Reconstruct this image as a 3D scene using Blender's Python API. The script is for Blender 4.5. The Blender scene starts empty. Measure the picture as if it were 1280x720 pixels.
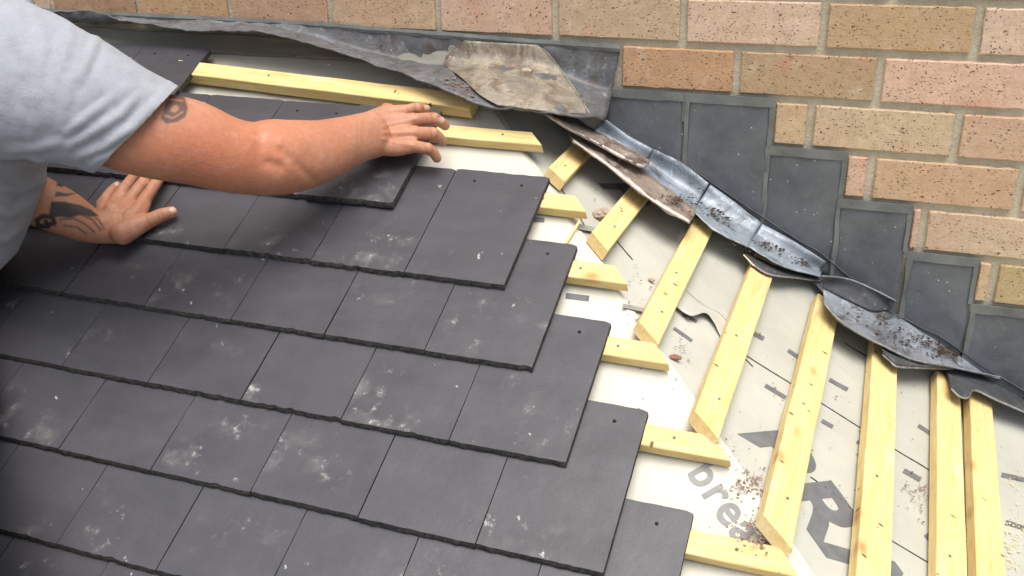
import bpy, bmesh, math, random
import numpy as np
from mathutils import Vector, Matrix, noise
random.seed(7); rng = np.random.default_rng(7)
sc = bpy.context.scene; COL = sc.collection

# ------------------------------------------------------------ camera, sky, sun
CX = np.array([.9352835, .3527947, -.0279398]); CY = np.array([.1251192, -.4034822, -.9063925]); CZ = np.array([-.3310437, .8442381, -.4215117])
CP = np.array([.2921903, -1.6812154, .3918327]); F = 1245.43
cam = bpy.data.objects.new('camera', bpy.data.cameras.new('camera')); COL.objects.link(cam); sc.camera = cam
cam.matrix_world = Matrix(((CX[0], -CY[0], -CZ[0], CP[0]), (CX[1], -CY[1], -CZ[1], CP[1]), (CX[2], -CY[2], -CZ[2], CP[2]), (0, 0, 0, 1)))
cam.data.sensor_width = 36; cam.data.lens = 36 * F / 1280; cam.data.clip_start = .02; cam.data.clip_end = 400
SUN = Vector((.18, -.20, .96)).normalized()
sc.world = bpy.data.worlds.new("World"); sc.world.use_nodes = True
wt = sc.world.node_tree; sky = wt.nodes.new('ShaderNodeTexSky'); sky.sky_type = 'NISHITA'; sky.sun_disc = False
sky.sun_elevation = math.asin(SUN.z); sky.sun_rotation = math.atan2(SUN.x, SUN.y); sky.air_density = 1.0; sky.dust_density = 4.0
bgn = wt.nodes['Background']; bgn.inputs[1].default_value = .10
hsv = wt.nodes.new('ShaderNodeHueSaturation'); hsv.inputs['Saturation'].default_value = .42
wt.links.new(sky.outputs[0], hsv.inputs['Color']); wt.links.new(hsv.outputs[0], bgn.inputs[0])
sl = bpy.data.lights.new('sun', 'SUN'); sl.energy = 2.1; sl.angle = math.radians(50); sl.color = (1, .95, .88)
so = bpy.data.objects.new('sun', sl); COL.objects.link(so); so.rotation_euler = SUN.to_track_quat('Z', 'Y').to_euler()
sc.view_settings.view_transform = 'Standard'; sc.view_settings.look = 'None'; sc.view_settings.gamma = 1; sc.view_settings.exposure = .84

# ------------------------------------------------------------ places in the scene
A = .50456; B_ = .50527; XH = -.45942; SA, CA = math.sin(A), math.cos(A); SB, CB = math.sin(B_), math.cos(B_)
NM = np.array([0, -SA, CA]); NH = np.array([SB, 0, CB])        # normals of the main slope and of the hip end
def ray(x, y): return CX * (x - 640) / F + CY * (y - 360) / F + CZ
def M_(x, y, h=0): d = ray(x, y); return CP + d * ((h - NM @ CP) / (NM @ d))
def H_(x, y, h=0): d = ray(x, y); return CP + d * ((h + SB * XH - NH @ CP) / (NH @ d))
def W_(x, y, yy=0): d = ray(x, y); return CP + d * ((yy - CP[1]) / d[1])
def D_(x, y, dep): return CP + ray(x, y) * dep
def px(P): q = (np.asarray(P) - CP); z = q @ CZ; return 640 + F * (q @ CX) / z, 360 + F * (q @ CY) / z
def MU(u, v, h=0): return np.array([u, -v * CA, -v * SA]) + h * NM          # u along the wall, v down the main slope
def HU(y, v, h=0): return np.array([XH + v * CB, y, -v * SB]) + h * NH       # y out from the wall, v down the hip end
def uv_of(P): return P[0], -(P[1] * CA + P[2] * SA)

# ------------------------------------------------------------ object helpers
def link(o, parent=None, mat=None):
    COL.objects.link(o)
    if parent is not None: o.parent = parent
    return o
def obj(name, me, mat=None, parent=None):
    if isinstance(me, bmesh.types.BMesh):
        m = bpy.data.meshes.new(name); me.to_mesh(m); me.free(); me = m
    o = bpy.data.objects.new(name, me)
    if mat is not None and not me.materials: me.materials.append(mat)
    return link(o, parent)
def tag(o, label=None, cat=None, group=None, kind=None):
    if label: o['label'] = label
    if cat: o['category'] = cat
    if group: o['group'] = group
    if kind: o['kind'] = kind
    return o
def empty(name, loc, label, cat, group=None):
    o = bpy.data.objects.new(name, None); o.location = loc; o.empty_display_size = .05; link(o); return tag(o, label, cat, group)
def mesh(name, verts, faces, smooth=False):
    m = bpy.data.meshes.new(name); m.from_pydata([tuple(map(float, v)) for v in verts], [], faces); m.validate(); m.update()
    if smooth: m.polygons.foreach_set('use_smooth', [True] * len(m.polygons))
    return m
def fix(me):
    bm = bmesh.new(); bm.from_mesh(me); bmesh.ops.recalc_face_normals(bm, faces=bm.faces); bm.to_mesh(me); bm.free(); return me
def nz(p, s=1., seed=0.): return noise.noise(Vector((p[0] * s + seed, p[1] * s + seed * 1.7, p[2] * s - seed)))

# ------------------------------------------------------------ materials
def mat(name, rough=.7, spec=.4):
    m = bpy.data.materials.new(name); m.use_nodes = True; t = m.node_tree; b = t.nodes['Principled BSDF']
    b.inputs['Roughness'].default_value = rough; b.inputs['Specular IOR Level'].default_value = spec
    return m, t, b
class G:
    def __init__(s, t): s.t = t
    def n(s, ty, **k):
        o = s.t.nodes.new('ShaderNode' + ty)
        for a, v in k.items(): setattr(o, a, v)
        return o
    def co(s, kind='Object', scale=(1, 1, 1), loc=(0, 0, 0)):
        c = s.n('TexCoord'); m = s.n('Mapping'); m.inputs['Scale'].default_value = scale; m.inputs['Location'].default_value = loc
        s.t.links.new(c.outputs[kind], m.inputs[0]); return m.outputs[0]
    def n_map(s, v, sc): m = s.n('Mapping'); m.inputs['Scale'].default_value = sc; s.t.links.new(v, m.inputs[0]); return m.outputs[0]
    def warp(s, v, sc, amt):
        n = s.n('TexNoise'); n.inputs['Scale'].default_value = sc; n.inputs['Detail'].default_value = 3; s.t.links.new(v, n.inputs['Vector']); m = s.n('Mix', data_type='VECTOR'); m.inputs[0].default_value = amt; s.t.links.new(v, m.inputs[4]); s.t.links.new(n.outputs['Color'], m.inputs[5]); return m.outputs[1]
    def wpos(s, scale=(1, 1, 1)):
        c = s.n('NewGeometry'); m = s.n('Mapping'); m.inputs['Scale'].default_value = scale
        s.t.links.new(c.outputs['Position'], m.inputs[0]); return m.outputs[0]
    def noise(s, v, sc, det=4, rough=.5, dist=0):
        o = s.n('TexNoise'); o.inputs['Scale'].default_value = sc; o.inputs['Detail'].default_value = det; o.inputs['Roughness'].default_value = rough
        o.inputs['Distortion'].default_value = dist; s.t.links.new(v, o.inputs['Vector']); return o.outputs[0]
    def vor(s, v, sc, out='Distance', rnd=1):
        o = s.n('TexVoronoi'); o.inputs['Scale'].default_value = sc; o.inputs['Randomness'].default_value = rnd; s.t.links.new(v, o.inputs['Vector']); return o.outputs[out]
    def ramp(s, f, pts):
        o = s.n('ValToRGB'); e = o.color_ramp.elements
        while len(e) < len(pts): e.new(.5)
        for i, (p, c) in enumerate(pts):
            e[i].position = p; e[i].color = (c, c, c, 1) if isinstance(c, (int, float)) else (*c, 1)
        s.t.links.new(f, o.inputs[0]); return o.outputs[0]
    def mix(s, f, a, b, mode='MIX'):
        o = s.n('Mix', data_type='RGBA', blend_type=mode)
        for i, v in ((0, f), (6, a), (7, b)):
            if isinstance(v, bpy.types.NodeSocket): s.t.links.new(v, o.inputs[i])
            elif i == 0: o.inputs[0].default_value = v
            else: o.inputs[i].default_value = (*v, 1)
        return o.outputs[2]
    def math(s, op, a, b=0., c=0.):
        o = s.n('Math', operation=op)
        for i, v in enumerate((a, b, c)):
            if isinstance(v, bpy.types.NodeSocket): s.t.links.new(v, o.inputs[i])
            else: o.inputs[i].default_value = v
        return o.outputs[0]
    def attr(s, name, out='Fac'): o = s.n('Attribute'); o.attribute_name = name; return o.outputs[out]
    def bump(s, b, h, strength=.4, dist=.002, prev=None):
        o = s.n('Bump'); o.inputs['Strength'].default_value = strength; o.inputs['Distance'].default_value = dist
        s.t.links.new(h, o.inputs['Height'])
        if prev is not None: s.t.links.new(prev, o.inputs['Normal'])
        s.t.links.new(o.outputs[0], b.inputs['Normal']); return o.outputs[0]
    def to(s, a, b): s.t.links.new(a, b)

def m_brick():
    m, t, b = mat('brick_face', .92, .2); g = G(t); oi = g.n('ObjectInfo'); w = g.wpos()
    base = g.mix(g.ramp(g.noise(w, 9, 5, .6), [(.35, 0.), (.7, 1.)]), oi.outputs['Color'], g.mix(.5, oi.outputs['Color'], (.62, .40, .27)))
    base = g.mix(g.ramp(g.noise(w, 60, 4, .7), [(.3, .35), (.75, 0.)]), base, (.22, .16, .10))
    base = g.mix(g.ramp(g.noise(w, 23, 3, .6), [(.58, 0.), (.8, .45)]), base, (.80, .66, .52))
    base = g.mix(g.ramp(g.noise(w, 13, 2, .5), [(.62, 0.), (.76, .5)]), base, (.58, .27, .18))
    base = g.mix(g.ramp(g.noise(w, 170, 3, .8), [(.35, .3), (.6, 0.)]), base, (.40, .27, .17))
    w2 = g.n_map(g.warp(w, 60, .012), (1, 1, 1.7)); d = g.noise(w2, 26, 2); 
    v = g.n('TexVoronoi'); v.inputs['Scale'].default_value = 150; v.inputs['Randomness'].default_value = 1
    wv = g.n('Mix', data_type='VECTOR'); nn = g.n('TexNoise'); nn.inputs['Scale'].default_value = 90; g.to(w2, nn.inputs['Vector'])
    wv.inputs[0].default_value = .008; g.to(w2, wv.inputs[4]); g.to(nn.outputs['Color'], wv.inputs[5]); g.to(wv.outputs[1], v.inputs['Vector'])
    pit = g.math('MULTIPLY', g.ramp(v.outputs['Distance'], [(.16, 1.), (.25, 0.)]), g.ramp(g.noise(w, 34, 4, .8), [(.45, 0.), (.53, 1.)]))
    pit2 = g.math('MULTIPLY', g.ramp(g.vor(g.n_map(g.warp(w, 80, .016), (1, 1, 2.4)), 60), [(.09, 1.), (.15, 0.)]), g.ramp(g.noise(w, 20), [(.44, 0.), (.5, 1.)]))
    pit = g.math('MAXIMUM', pit, pit2)
    g.to(g.mix(g.math('MULTIPLY', pit, .85), base, (.085, .055, .035)), b.inputs['Base Color'])
    n1 = g.bump(b, g.math('SUBTRACT', 1., pit), .9, .0016)
    n2 = g.bump(b, g.noise(w, 220, 5, .7), .7, .0014, n1); g.bump(b, g.noise(w, 45, 4, .7), .5, .003, n2); return m
def m_simple(name, c1, c2, sc, rough=.85, bs=200, bstr=.5, bd=.001, spec=.3, det=5, c3=None, s3=30, pts=((.3, 0.), (.7, 1.)), scale=(1, 1, 1)):
    m, t, b = mat(name, rough, spec); g = G(t); w = g.wpos(scale)
    c = g.mix(g.ramp(g.noise(w, sc, det, .6), list(pts)), c1, c2)
    if c3: c = g.mix(g.ramp(g.noise(w, s3, 4, .7), [(.58, 0.), (.68, .8)]), c, c3)
    g.to(c, b.inputs['Base Color']); g.bump(b, g.noise(w, bs, 4, .7), bstr, bd); return m
def m_slate():
    m, t, b = mat('slate_grey', .5, .62); g = G(t); oi = g.n('ObjectInfo'); w = g.wpos()
    ax = g.n('VectorMath', operation='ADD'); sp = g.n('VectorMath', operation='SCALE'); g.to(oi.outputs['Location'], sp.inputs[0]); sp.inputs['Scale'].default_value = 3.7
    g.to(g.co('Object'), ax.inputs[0]); g.to(sp.outputs[0], ax.inputs[1]); v = ax.outputs[0]
    c = g.mix(g.ramp(g.noise(g.n_map(v, (1, 2.6, 1)), 8, 6, .65), [(.3, 0.), (.7, 1.)]), (.036, .035, .043), (.068, .065, .077))
    c = g.mix(g.math('MULTIPLY', oi.outputs['Random'], .45), c, (.055, .056, .068))
    c = g.mix(g.ramp(g.noise(v, 320, 3, .7), [(.35, .5), (.65, 0.)]), c, (.04, .04, .045))
    tail = g.attr('tail')                                    # worn, scuffed zone of each slate towards its tail
    sm = g.ramp(g.noise(v, 8.5, 2, .5), [(.54, 0.), (.66, 1.)])
    spk = g.ramp(g.noise(v, 48, 7, .8), [(.58, 0.), (.70, 1.)])
    lime = g.math('MULTIPLY', g.math('MULTIPLY', sm, spk), g.math('ADD', tail, .22))
    vn = g.n('TexVoronoi'); vn.inputs['Scale'].default_value = 26; g.to(g.warp(v, 130, .022), vn.inputs['Vector'])
    dot = g.math('MULTIPLY', g.ramp(vn.outputs['Distance'], [(.03, 1.), (.085, 0.)]), g.ramp(g.noise(v, 13, 2), [(.50, 0.), (.56, .8)]))
    smear = g.math('MULTIPLY', g.math('MULTIPLY', g.ramp(g.noise(v, 24, 3, .6), [(.5, 0.), (.85, .34)]), sm), tail)
    allw = g.math('MAXIMUM', g.math('MAXIMUM', lime, dot), smear)
    g.to(g.mix(g.math('MULTIPLY', allw, .85), c, (.56, .54, .50)), b.inputs['Base Color'])
    g.to(g.ramp(g.noise(v, 16, 3), [(.2, .38), (.8, .52)]), b.inputs['Roughness'])
    n1 = g.bump(b, g.noise(v, 420, 4, .7), .35, .0005)
    g.bump(b, g.noise(g.co('Object', (1, .8, 1)), 26, 4, .55), .4, .002, n1); return m
def m_wood():
    m, t, b = mat('sawn_pine', .72, .3); g = G(t); oi = g.n('ObjectInfo')
    ax = g.n('VectorMath', operation='ADD'); sp = g.n('VectorMath', operation='SCALE'); cb = g.n('CombineXYZ'); g.to(oi.outputs['Random'], cb.inputs[0]); g.to(oi.outputs['Random'], cb.inputs[1])
    g.to(cb.outputs[0], sp.inputs[0]); sp.inputs['Scale'].default_value = 9.
    g.to(g.co('Object'), ax.inputs[0]); g.to(sp.outputs[0], ax.inputs[1])
    def mp(s): o = g.n('Mapping'); o.inputs['Scale'].default_value = s; g.to(ax.outputs[0], o.inputs[0]); return o.outputs[0]
    gr = g.noise(mp((2.2, 26, 26)), 4, 5, .6, 1.3); 
    c = g.mix(g.ramp(gr, [(.32, 0.), (.5, .45), (.72, 1.)]), (.80, .64, .31), (.66, .47, .19))
    rings = g.math('SINE', g.math('MULTIPLY', g.noise(mp((1.3, 11, 11)), 3, 2, .5, .4), 62.))
    c = g.mix(g.ramp(rings, [(.3, 0.), (1., .22)]), c, (.56, .34, .12))
    c = g.mix(g.ramp(g.noise(mp((1, 1.6, 1.6)), 9, 3), [(.6, 0.), (.72, .45)]), c, (.85, .76, .49))
    kn = g.vor(mp((1, 1.8, 1.8)), 7.5); c = g.mix(g.ramp(kn, [(.045, .8), (.10, .35), (.17, 0.)]), c, (.40, .20, .07))
    ck = g.vor(mp((1, .55, .55)), 38); cm = g.math('MULTIPLY', g.ramp(ck, [(.07, .9), (.12, 0.)]), g.ramp(g.noise(mp((1, 1, 1)), 14), [(.44, 0.), (.50, 1.)]))
    c = g.mix(cm, c, (.09, .055, .03))
    g.to(c, b.inputs['Base Color']); g.bump(b, gr, .35, .001); return m
def m_lead(name, c1, c2, dirt=(.10, .075, .055), amt=.5, shine=(.36, .62), metal=.35, sc=14, c3=None, bk=1.):
    m, t, b = mat(name, .5, .5); g = G(t); w = g.wpos(); b.inputs['Metallic'].default_value = metal
    c = g.mix(g.ramp(g.noise(w, sc, 6, .65, .4), [(.3, 0.), (.7, 1.)]), c1, c2)
    c = g.mix(g.ramp(g.noise(w, 55, 5, .7, 1.), [(.55, 0.), (.72, .55)]), c, c3 or tuple(min(1, x * 1.8 + .05) for x in c2))
    if amt: 
        d = g.ramp(g.noise(w, 19, 6, .75, .7), [(.62 - .2 * amt, 0.), (.76 - .2 * amt, 1.)]); c = g.mix(g.math('MULTIPLY', d, .85), c, dirt)
    c = g.mix(g.math('MULTIPLY', g.ramp(g.vor(w, 75), [(.07, 1.), (.12, 0.)]), g.ramp(g.noise(w, 20), [(.5, 0.), (.56, .8)])), c, (.6, .58, .55))
    g.to(c, b.inputs['Base Color']); g.to(g.ramp(g.noise(w, 26, 4), [(.25, shine[0]), (.75, shine[1])]), b.inputs['Roughness'])
    n1 = g.bump(b, g.noise(w, 240, 4, .7), .45 * min(1, bk + .3), .0009); g.bump(b, g.noise(w, 30, 5, .65, .3), .8 * bk, .004, n1); return m
def m_membrane(name, c1, c2, dirt=.6):
    m, t, b = mat(name, .62, .35); g = G(t); w = g.wpos()
    c = g.mix(g.ramp(g.noise(w, 6, 5, .6), [(.3, 0.), (.7, 1.)]), c1, c2)
    c = g.mix(g.ramp(g.noise(w, 28, 7, .8, .8), [(.6, 0.), (.8, dirt)]), c, (.42, .33, .27))
    sp = g.math('MULTIPLY', g.ramp(g.vor(w, 62), [(.06, 1.), (.10, 0.)]), g.ramp(g.noise(w, 11, 3), [(.5, 0.), (.58, 1.)]))
    c = g.mix(sp, c, (.22, .12, .08))
    g.to(c, b.inputs['Base Color']); n1 = g.bump(b, g.noise(w, 700, 2, .5), .15, .0004); g.bump(b, g.noise(w, 17, 5, .6, 1.), .55, .004, n1); return m
def m_skin():
    m, t, b = mat('tanned_skin', .5, .35); g = G(t); w = g.wpos()
    b.inputs['Subsurface Weight'].default_value = .18; b.inputs['Subsurface Radius'].default_value = (.010, .004, .002); b.inputs['Subsurface Scale'].default_value = 1.
    red = g.attr('red'); c = g.mix(g.ramp(g.noise(w, 13, 5, .6), [(.3, 0.), (.7, 1.)]), (.50, .265, .17), (.40, .19, .115))
    c = g.mix(g.math('MULTIPLY', red, .75), c, (.54, .19, .10))
    c = g.mix(g.ramp(g.noise(w, 110, 5, .7), [(.40, .4), (.65, 0.)]), c, (.36, .15, .09))
    c = g.mix(g.ramp(g.noise(w, 30, 4, .7), [(.55, 0.), (.75, .3)]), c, (.68, .44, .32))
    c = g.mix(g.attr('nail'), c, (.70, .50, .42))
    c = g.mix(g.math('MULTIPLY', g.attr('crease'), .5), c, (.24, .09, .05))
    c = g.mix(g.math('MULTIPLY', g.attr('tattoo'), .95), c, (.030, .032, .036))
    g.to(c, b.inputs['Base Color']); n1 = g.bump(b, g.vor(w, 420), .35, .0008); n2 = g.bump(b, g.noise(w, 60, 4, .6), .4, .002, n1); g.bump(b, g.noise(w, 260, 4, .7), .3, .0006, n2); return m
def m_cloth(name, c1, c2, scale=1):
    m, t, b = mat(name, .95, .1); g = G(t); w = g.wpos(); b.inputs['Sheen Weight'].default_value = .15
    c = g.mix(g.ramp(g.noise(w, 20, 6, .7), [(.3, 0.), (.7, 1.)]), c1, c2); c = g.mix(g.ramp(g.noise(w, 500, 2, .6), [(.35, .22), (.65, 0.)]), c, tuple(x * .55 for x in c1))
    g.to(c, b.inputs['Base Color']); n1 = g.bump(b, g.noise(w, 900, 2, .5), .35, .0005); g.bump(b, g.noise(g.wpos((1, 1, 1.)), 38, 4, .55, .5), .55, .004, n1); return m

BRICK = m_brick()
MORTAR = m_simple('wall_mortar', (.46, .42, .32), (.62, .57, .45), 30, .95, 160, 1., .003, .15)
SLATE = m_slate()
SLATE_EDGE = m_simple('slate_broken_edge', (.022, .021, .022), (.085, .08, .076), 130, .9, 420, 1., .003)
WOOD = m_wood()
LEAD = m_lead('lead_blue_grey', (.17, .195, .225), (.42, .475, .54), (.05, .042, .036), .45, (.36, .6), .25, bk=.6)  # paler tone puts the soakers' highlights into the colour
LEAD_MID = m_lead('lead_slate_blue', (.12, .137, .155), (.34, .38, .43), (.06, .048, .038), .6, (.4, .62), .25, 10, bk=.5)
LEAD_DK = m_lead('lead_dark', (.045, .048, .055), (.09, .095, .105), (.05, .04, .03), .25, (.42, .65), .2)
LEAD_STEP = m_lead('lead_step_charcoal', (.082, .092, .106), (.15, .166, .182), (.16, .17, .17), .25, (.42, .68), .15, 8, (.17, .185, .19), .35)
LEAD_APRON = m_lead('lead_apron', (.085, .088, .097), (.19, .195, .205), (.10, .075, .055), .55, (.42, .65), .2, 10)
LEAD_PATCH = m_lead('lead_patch_tarnished', (.15, .14, .13), (.44, .385, .29), (.14, .10, .075), .8, (.45, .7), .2, 9, (.66, .56, .36))
LEAD_RUST = m_lead('lead_brown_crust', (.20, .15, .12), (.33, .27, .225), (.06, .045, .04), .7, (.6, .85), .05, 22, (.48, .40, .36))
LEAD_RIM = m_lead('lead_white_rim', (.52, .45, .40), (.78, .72, .68), (.26, .16, .13), .5, (.7, .9), 0., 40)
SEAL = m_simple('grey_pointing', (.12, .13, .128), (.21, .225, .215), 18, .9, 240, .7, .0012, .2)
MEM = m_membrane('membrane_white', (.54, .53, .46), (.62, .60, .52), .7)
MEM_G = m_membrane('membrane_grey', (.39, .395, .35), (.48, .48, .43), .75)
UPT = m_membrane('upturn_shade_tone', (.20, .195, .165), (.27, .26, .22), .5)  # membrane tone darkened for the shade under the apron
PRINT = m_simple('grey_print', (.12, .125, .13), (.165, .17, .175), 50, .7, 200, .2, .0003)
PRINT_L = m_simple('light_grey_print', (.24, .24, .232), (.30, .30, .292), 50, .7, 200, .2, .0003)
DARK = m_simple('dark_hole', (.012, .011, .012), (.02, .018, .018), 50)
CRUMB = m_simple('brick_crumb', (.12, .07, .055), (.34, .24, .20), 200, .95, 200, .6, .001)
LITTER = m_simple('leaf_litter', (.02, .016, .012), (.10, .06, .035), 200, .95, 200, .6, .001)
STONE = m_simple('mortar_lump', (.34, .26, .20), (.52, .42, .35), 60, .95, 240, .9, .002)
WELD = m_lead('weld_line', (.22, .19, .16), (.42, .38, .32), (.14, .10, .07), .7, (.5, .7), .1, 60)
LIP = m_lead('lead_cut_edge', (.22, .23, .24), (.42, .43, .44), (.12, .12, .12), .3, (.35, .6), .3, 30)
REDBIT = m_simple('red_fragment', (.20, .09, .065), (.30, .17, .13), 60, .9)
SAW = m_simple('sawdust', (.62, .50, .25), (.74, .64, .38), 90, .95, 400, .8, .001)
SKIN = m_skin()
SHIRT = m_cloth('tshirt_pale_blue', (.29, .31, .345), (.35, .37, .41))
JEANS = m_cloth('work_trousers', (.06, .065, .08), (.10, .11, .13))
HAIR = m_simple('brown_hair', (.05, .03, .02), (.10, .065, .04), 60, .6, 300, .8, .003)
GROUND = m_simple('ground_paving', (.20, .19, .17), (.28, .27, .25), 3, .9, 40, .4, .01)
NAILM = m_simple('steel_nail', (.10, .10, .10), (.2, .2, .2), 60, .45)

# ------------------------------------------------------------ the setting far below and the roof body
g_ = mesh('ground', [(-60, -60, -3.2), (60, -60, -3.2), (60, 60, -3.2), (-60, 60, -3.2)], [(0, 1, 2, 3)])
tag(obj('ground', g_, GROUND), kind='structure')

def box(bm, lo, hi):
    vs = [bm.verts.new((x, y, z)) for x in (lo[0], hi[0]) for y in (lo[1], hi[1]) for z in (lo[2], hi[2])]
    for f in ((0, 1, 3, 2), (4, 6, 7, 5), (0, 4, 5, 1), (2, 3, 7, 6), (0, 2, 6, 4), (1, 5, 7, 3)): bm.faces.new([vs[i] for i in f])

# ------------------------------------------------------------ brick wall
ZW, GZ = .047345, .0819217
wall = empty('brick_wall', (0, 0, -3.2), 'tall wall of buff and pink speckled bricks with grey mortar rising behind the roof', 'wall')
bm = bmesh.new(); box(bm, (-2.6, .007, -3.2), (2.2, .22, 1.0)); o = obj('mortar_bed', bm, MORTAR, wall); o.location = -wall.location; 
def brick_mesh(L, seed, n=(14, 5)):
    r = random.Random(seed); Hh = GZ - .0125; nx, nzz = n; V = []; Fc = []
    for j in range(nzz + 1):
        for i in range(nx + 1):
            fx = 0 if i == 0 else 1 if i == nx else .0022 / L if i == 1 else 1 - .0022 / L if i == nx - 1 else (i - 1) / (nx - 2)
            fz = (0, .03, .3, .7, .97, 1)[j]; x = (fx - .5) * L; z = (fz - .5) * Hh; e = i in (0, nx) or j in (0, nzz)
            jx, jz = .0016 * nz((z * 3, seed, i), 40), .0019 * nz((x * 3, seed, j), 28); chip = .004 if r.random() < .08 else 0
            if i <= 1: x += jx + (chip if e else 0)
            if i >= nx - 1: x += jx - (chip if e else 0)
            if j <= 1 or j >= nzz - 1: z += jz
            V.append((x, (.0022 if e else .0009 * nz((x, seed, z), 30)), z))
    for j in range(nzz):
        for i in range(nx):
            a = j * (nx + 1) + i; Fc.append((a, a + 1, a + nx + 2, a + nx + 1))
    per = [i for i in range(nx + 1)] + [j * (nx + 1) + nx for j in range(1, nzz + 1)] + [nzz * (nx + 1) + i for i in range(nx - 1, -1, -1)] + [j * (nx + 1) for j in range(nzz - 1, 0, -1)]
    b0 = len(V)
    for i in per: V.append((V[i][0], .03, V[i][2]))
    for k in range(len(per)):
        a, b = per[k], per[(k + 1) % len(per)]; Fc.append((b, a, b0 + k, b0 + (k + 1) % len(per)))
    me = fix(mesh('brick', V, Fc)); me.materials.append(BRICK); return me
bmesh_cache = {}
PAL = [(.76, .55, .40), (.84, .62, .49), (.80, .59, .43), (.56, .43, .24), (.49, .385, .21), (.66, .50, .32), (.80, .55, .40), (.72, .55, .37)]
ORANGE = (.60, .36, .19)
hand = {(0, 0): PAL[3], (0, 1): PAL[1], (0, 2): PAL[5], (0, 3): PAL[6], (0, 4): PAL[5], (0, 5): (.58, .38, .25), (0, 6): ORANGE, (0, 7): (.40, .26, .15), (0, -1): PAL[1],
        (1, 0): PAL[4], (1, 1): ORANGE, (1, -1): (.82, .58, .45), (2, 0): PAL[7], (2, 1): PAL[5], (2, -1): PAL[5], (3, 0): (.64, .45, .29), (4, 0): (.80, .58, .46), (3, -1): PAL[7],
        (5, 0): (.76, .52, .32), (-1, 0): PAL[3], (-1, 1): PAL[2]}
XR = {0: .40358, 1: .27185, 2: .39835, 3: .50282, 4: .37, 5: .49}
# lead step pieces: (x of left edge, x of right edge, row under whose top joint it is tucked)
STEP = [(W_(757, 115)[0], W_(857, 118)[0], 1), (W_(857, 120)[0], W_(966, 127)[0], 1), (W_(957, 187)[0], W_(1056, 196)[0], 2), (W_(1047, 250)[0], W_(1138, 262)[0], 3),
        (W_(1134, 318)[0], W_(1220, 333)[0], 4), (W_(1213, 385)[0], W_(1300, 396)[0], 5), (W_(1290, 450)[0], W_(1390, 465)[0], 6)]
STEP = [(a, b, r + 1) for a, b, r in STEP]          # row index of the course the piece covers first (row r lies between joints r-1 and r)
stair = []                                          # right end of the lead in each course
for r in range(-9, 12):
    xs = [b for a, b, rr in STEP if rr <= r]
    stair.append(max(xs) if xs else None)
rows = {}
for r in range(-8, 9):
    x0 = XR.get(r, (.40 if r % 2 == 0 else .275) + random.uniform(-.01, .01)); zc = ZW - GZ * (r - .5)
    for k in range(-6, 12):
        xr = x0 - .225 * k; xl = xr - .225
        if xl < -2.2 or xl > 1.5: continue
        L = .212; xc = (xl + xr) / 2
        edge = stair[r + 9]
        if r == 1 : edge = W_(774, 60)[0]
        lo, hi = xl + .0065, xr - .0065
        if edge is not None:
            if hi < edge + .012: continue
            lo = max(lo, edge + .006)
        L = hi - lo; key = (round(L, 3), random.randrange(4))
        if key not in bmesh_cache: bmesh_cache[key] = brick_mesh(L, hash(key) % 999, (max(4, int(16 * L / .21)), 5))
        o = bpy.data.objects.new('brick', bmesh_cache[key]); link(o, wall); o.location = Vector(((lo + hi) / 2, 0, zc)) - wall.location
        c = hand.get((r, k)) or random.choice(PAL)
        o.color = (*[x * random.uniform(.94, 1.04) for x in c], 1); o.rotation_euler.y = random.uniform(-.003, .003)

# ------------------------------------------------------------ lead on the wall
def grid_sheet(name, P, mt, th=.0022, parent=None, ripple=.0, seed=0., smooth=True):
    if name == 'pointing': smooth = False
    # P is an array of rows and columns of points
    P = np.array(P, float); R, C_ = P.shape[:2]
    N = np.cross(np.roll(P, -1, 1)[:-1, :-1] - P[:-1, :-1], np.roll(P, -1, 0)[:-1, :-1] - P[:-1, :-1])
    N /= np.linalg.norm(N, axis=2, keepdims=True) + 1e-12; N = np.pad(N, ((0, 1), (0, 1), (0, 0)), 'edge')
    V = []
    if N.reshape(-1, 3).mean(0) @ (CP - P.reshape(-1, 3).mean(0)) < 0: N = -N
    for i in range(R):
        for j in range(C_):
            p = P[i, j]; d = ripple * (nz(p, 28, seed) + .6 * nz(p, 70, seed + 3)); V.append(p + N[i, j] * d)
    T = list(V); Bt = [v - N.reshape(-1, 3)[i] * th for i, v in enumerate(V)]
    V = T + Bt; n = R * C_; Fc = []
    for i in range(R - 1):
        for j in range(C_ - 1):
            a = i * C_ + j; q = (a, a + 1, a + C_ + 1, a + C_); Fc.append(q); Fc.append(tuple(x + n for x in q[::-1]))
    per = [j for j in range(C_)] + [i * C_ + C_ - 1 for i in range(1, R)] + [(R - 1) * C_ + j for j in range(C_ - 2, -1, -1)] + [i * C_ for i in range(R - 2, 0, -1)]
    for k in range(len(per)):
        a, b = per[k], per[(k + 1) % len(per)]; Fc.append((a, b, b + n, a + n))
    me = fix(mesh(name, V, Fc, smooth)); return obj(name, me, mt, parent)
def resample(pts, n):
    pts = np.array(pts, float)
    if len(pts) > 2:                                # smooth through the points (Catmull-Rom)
        q = np.vstack([2 * pts[0] - pts[1], pts, 2 * pts[-1] - pts[-2]]); out = []
        for i in range(1, len(q) - 2):
            for t in np.linspace(0, 1, 12, endpoint=False):
                a, b, c, d = q[i - 1:i + 3]; out.append(.5 * ((2 * b) + (c - a) * t + (2 * a - 5 * b + 4 * c - d) * t * t + (3 * b - a - 3 * c + d) * t ** 3))
        out.append(pts[-1]); pts = np.array(out)
    s = np.r_[0, np.cumsum(np.linalg.norm(np.diff(pts, axis=0), axis=1))]; t = np.linspace(0, s[-1], n)
    return np.array([np.interp(t, s, pts[:, k]) for k in range(pts.shape[1])]).T
def loft(curves, n, m):
    """curves: list of 3-D polylines; returns m x n grid blended smoothly between them"""
    C_ = [resample(c, n) for c in curves]; out = np.zeros((m, n, 3))
    for j in range(n): out[:, j] = resample(np.array([c[j] for c in C_]), m)
    return out
names = ['first', 'second']
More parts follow.
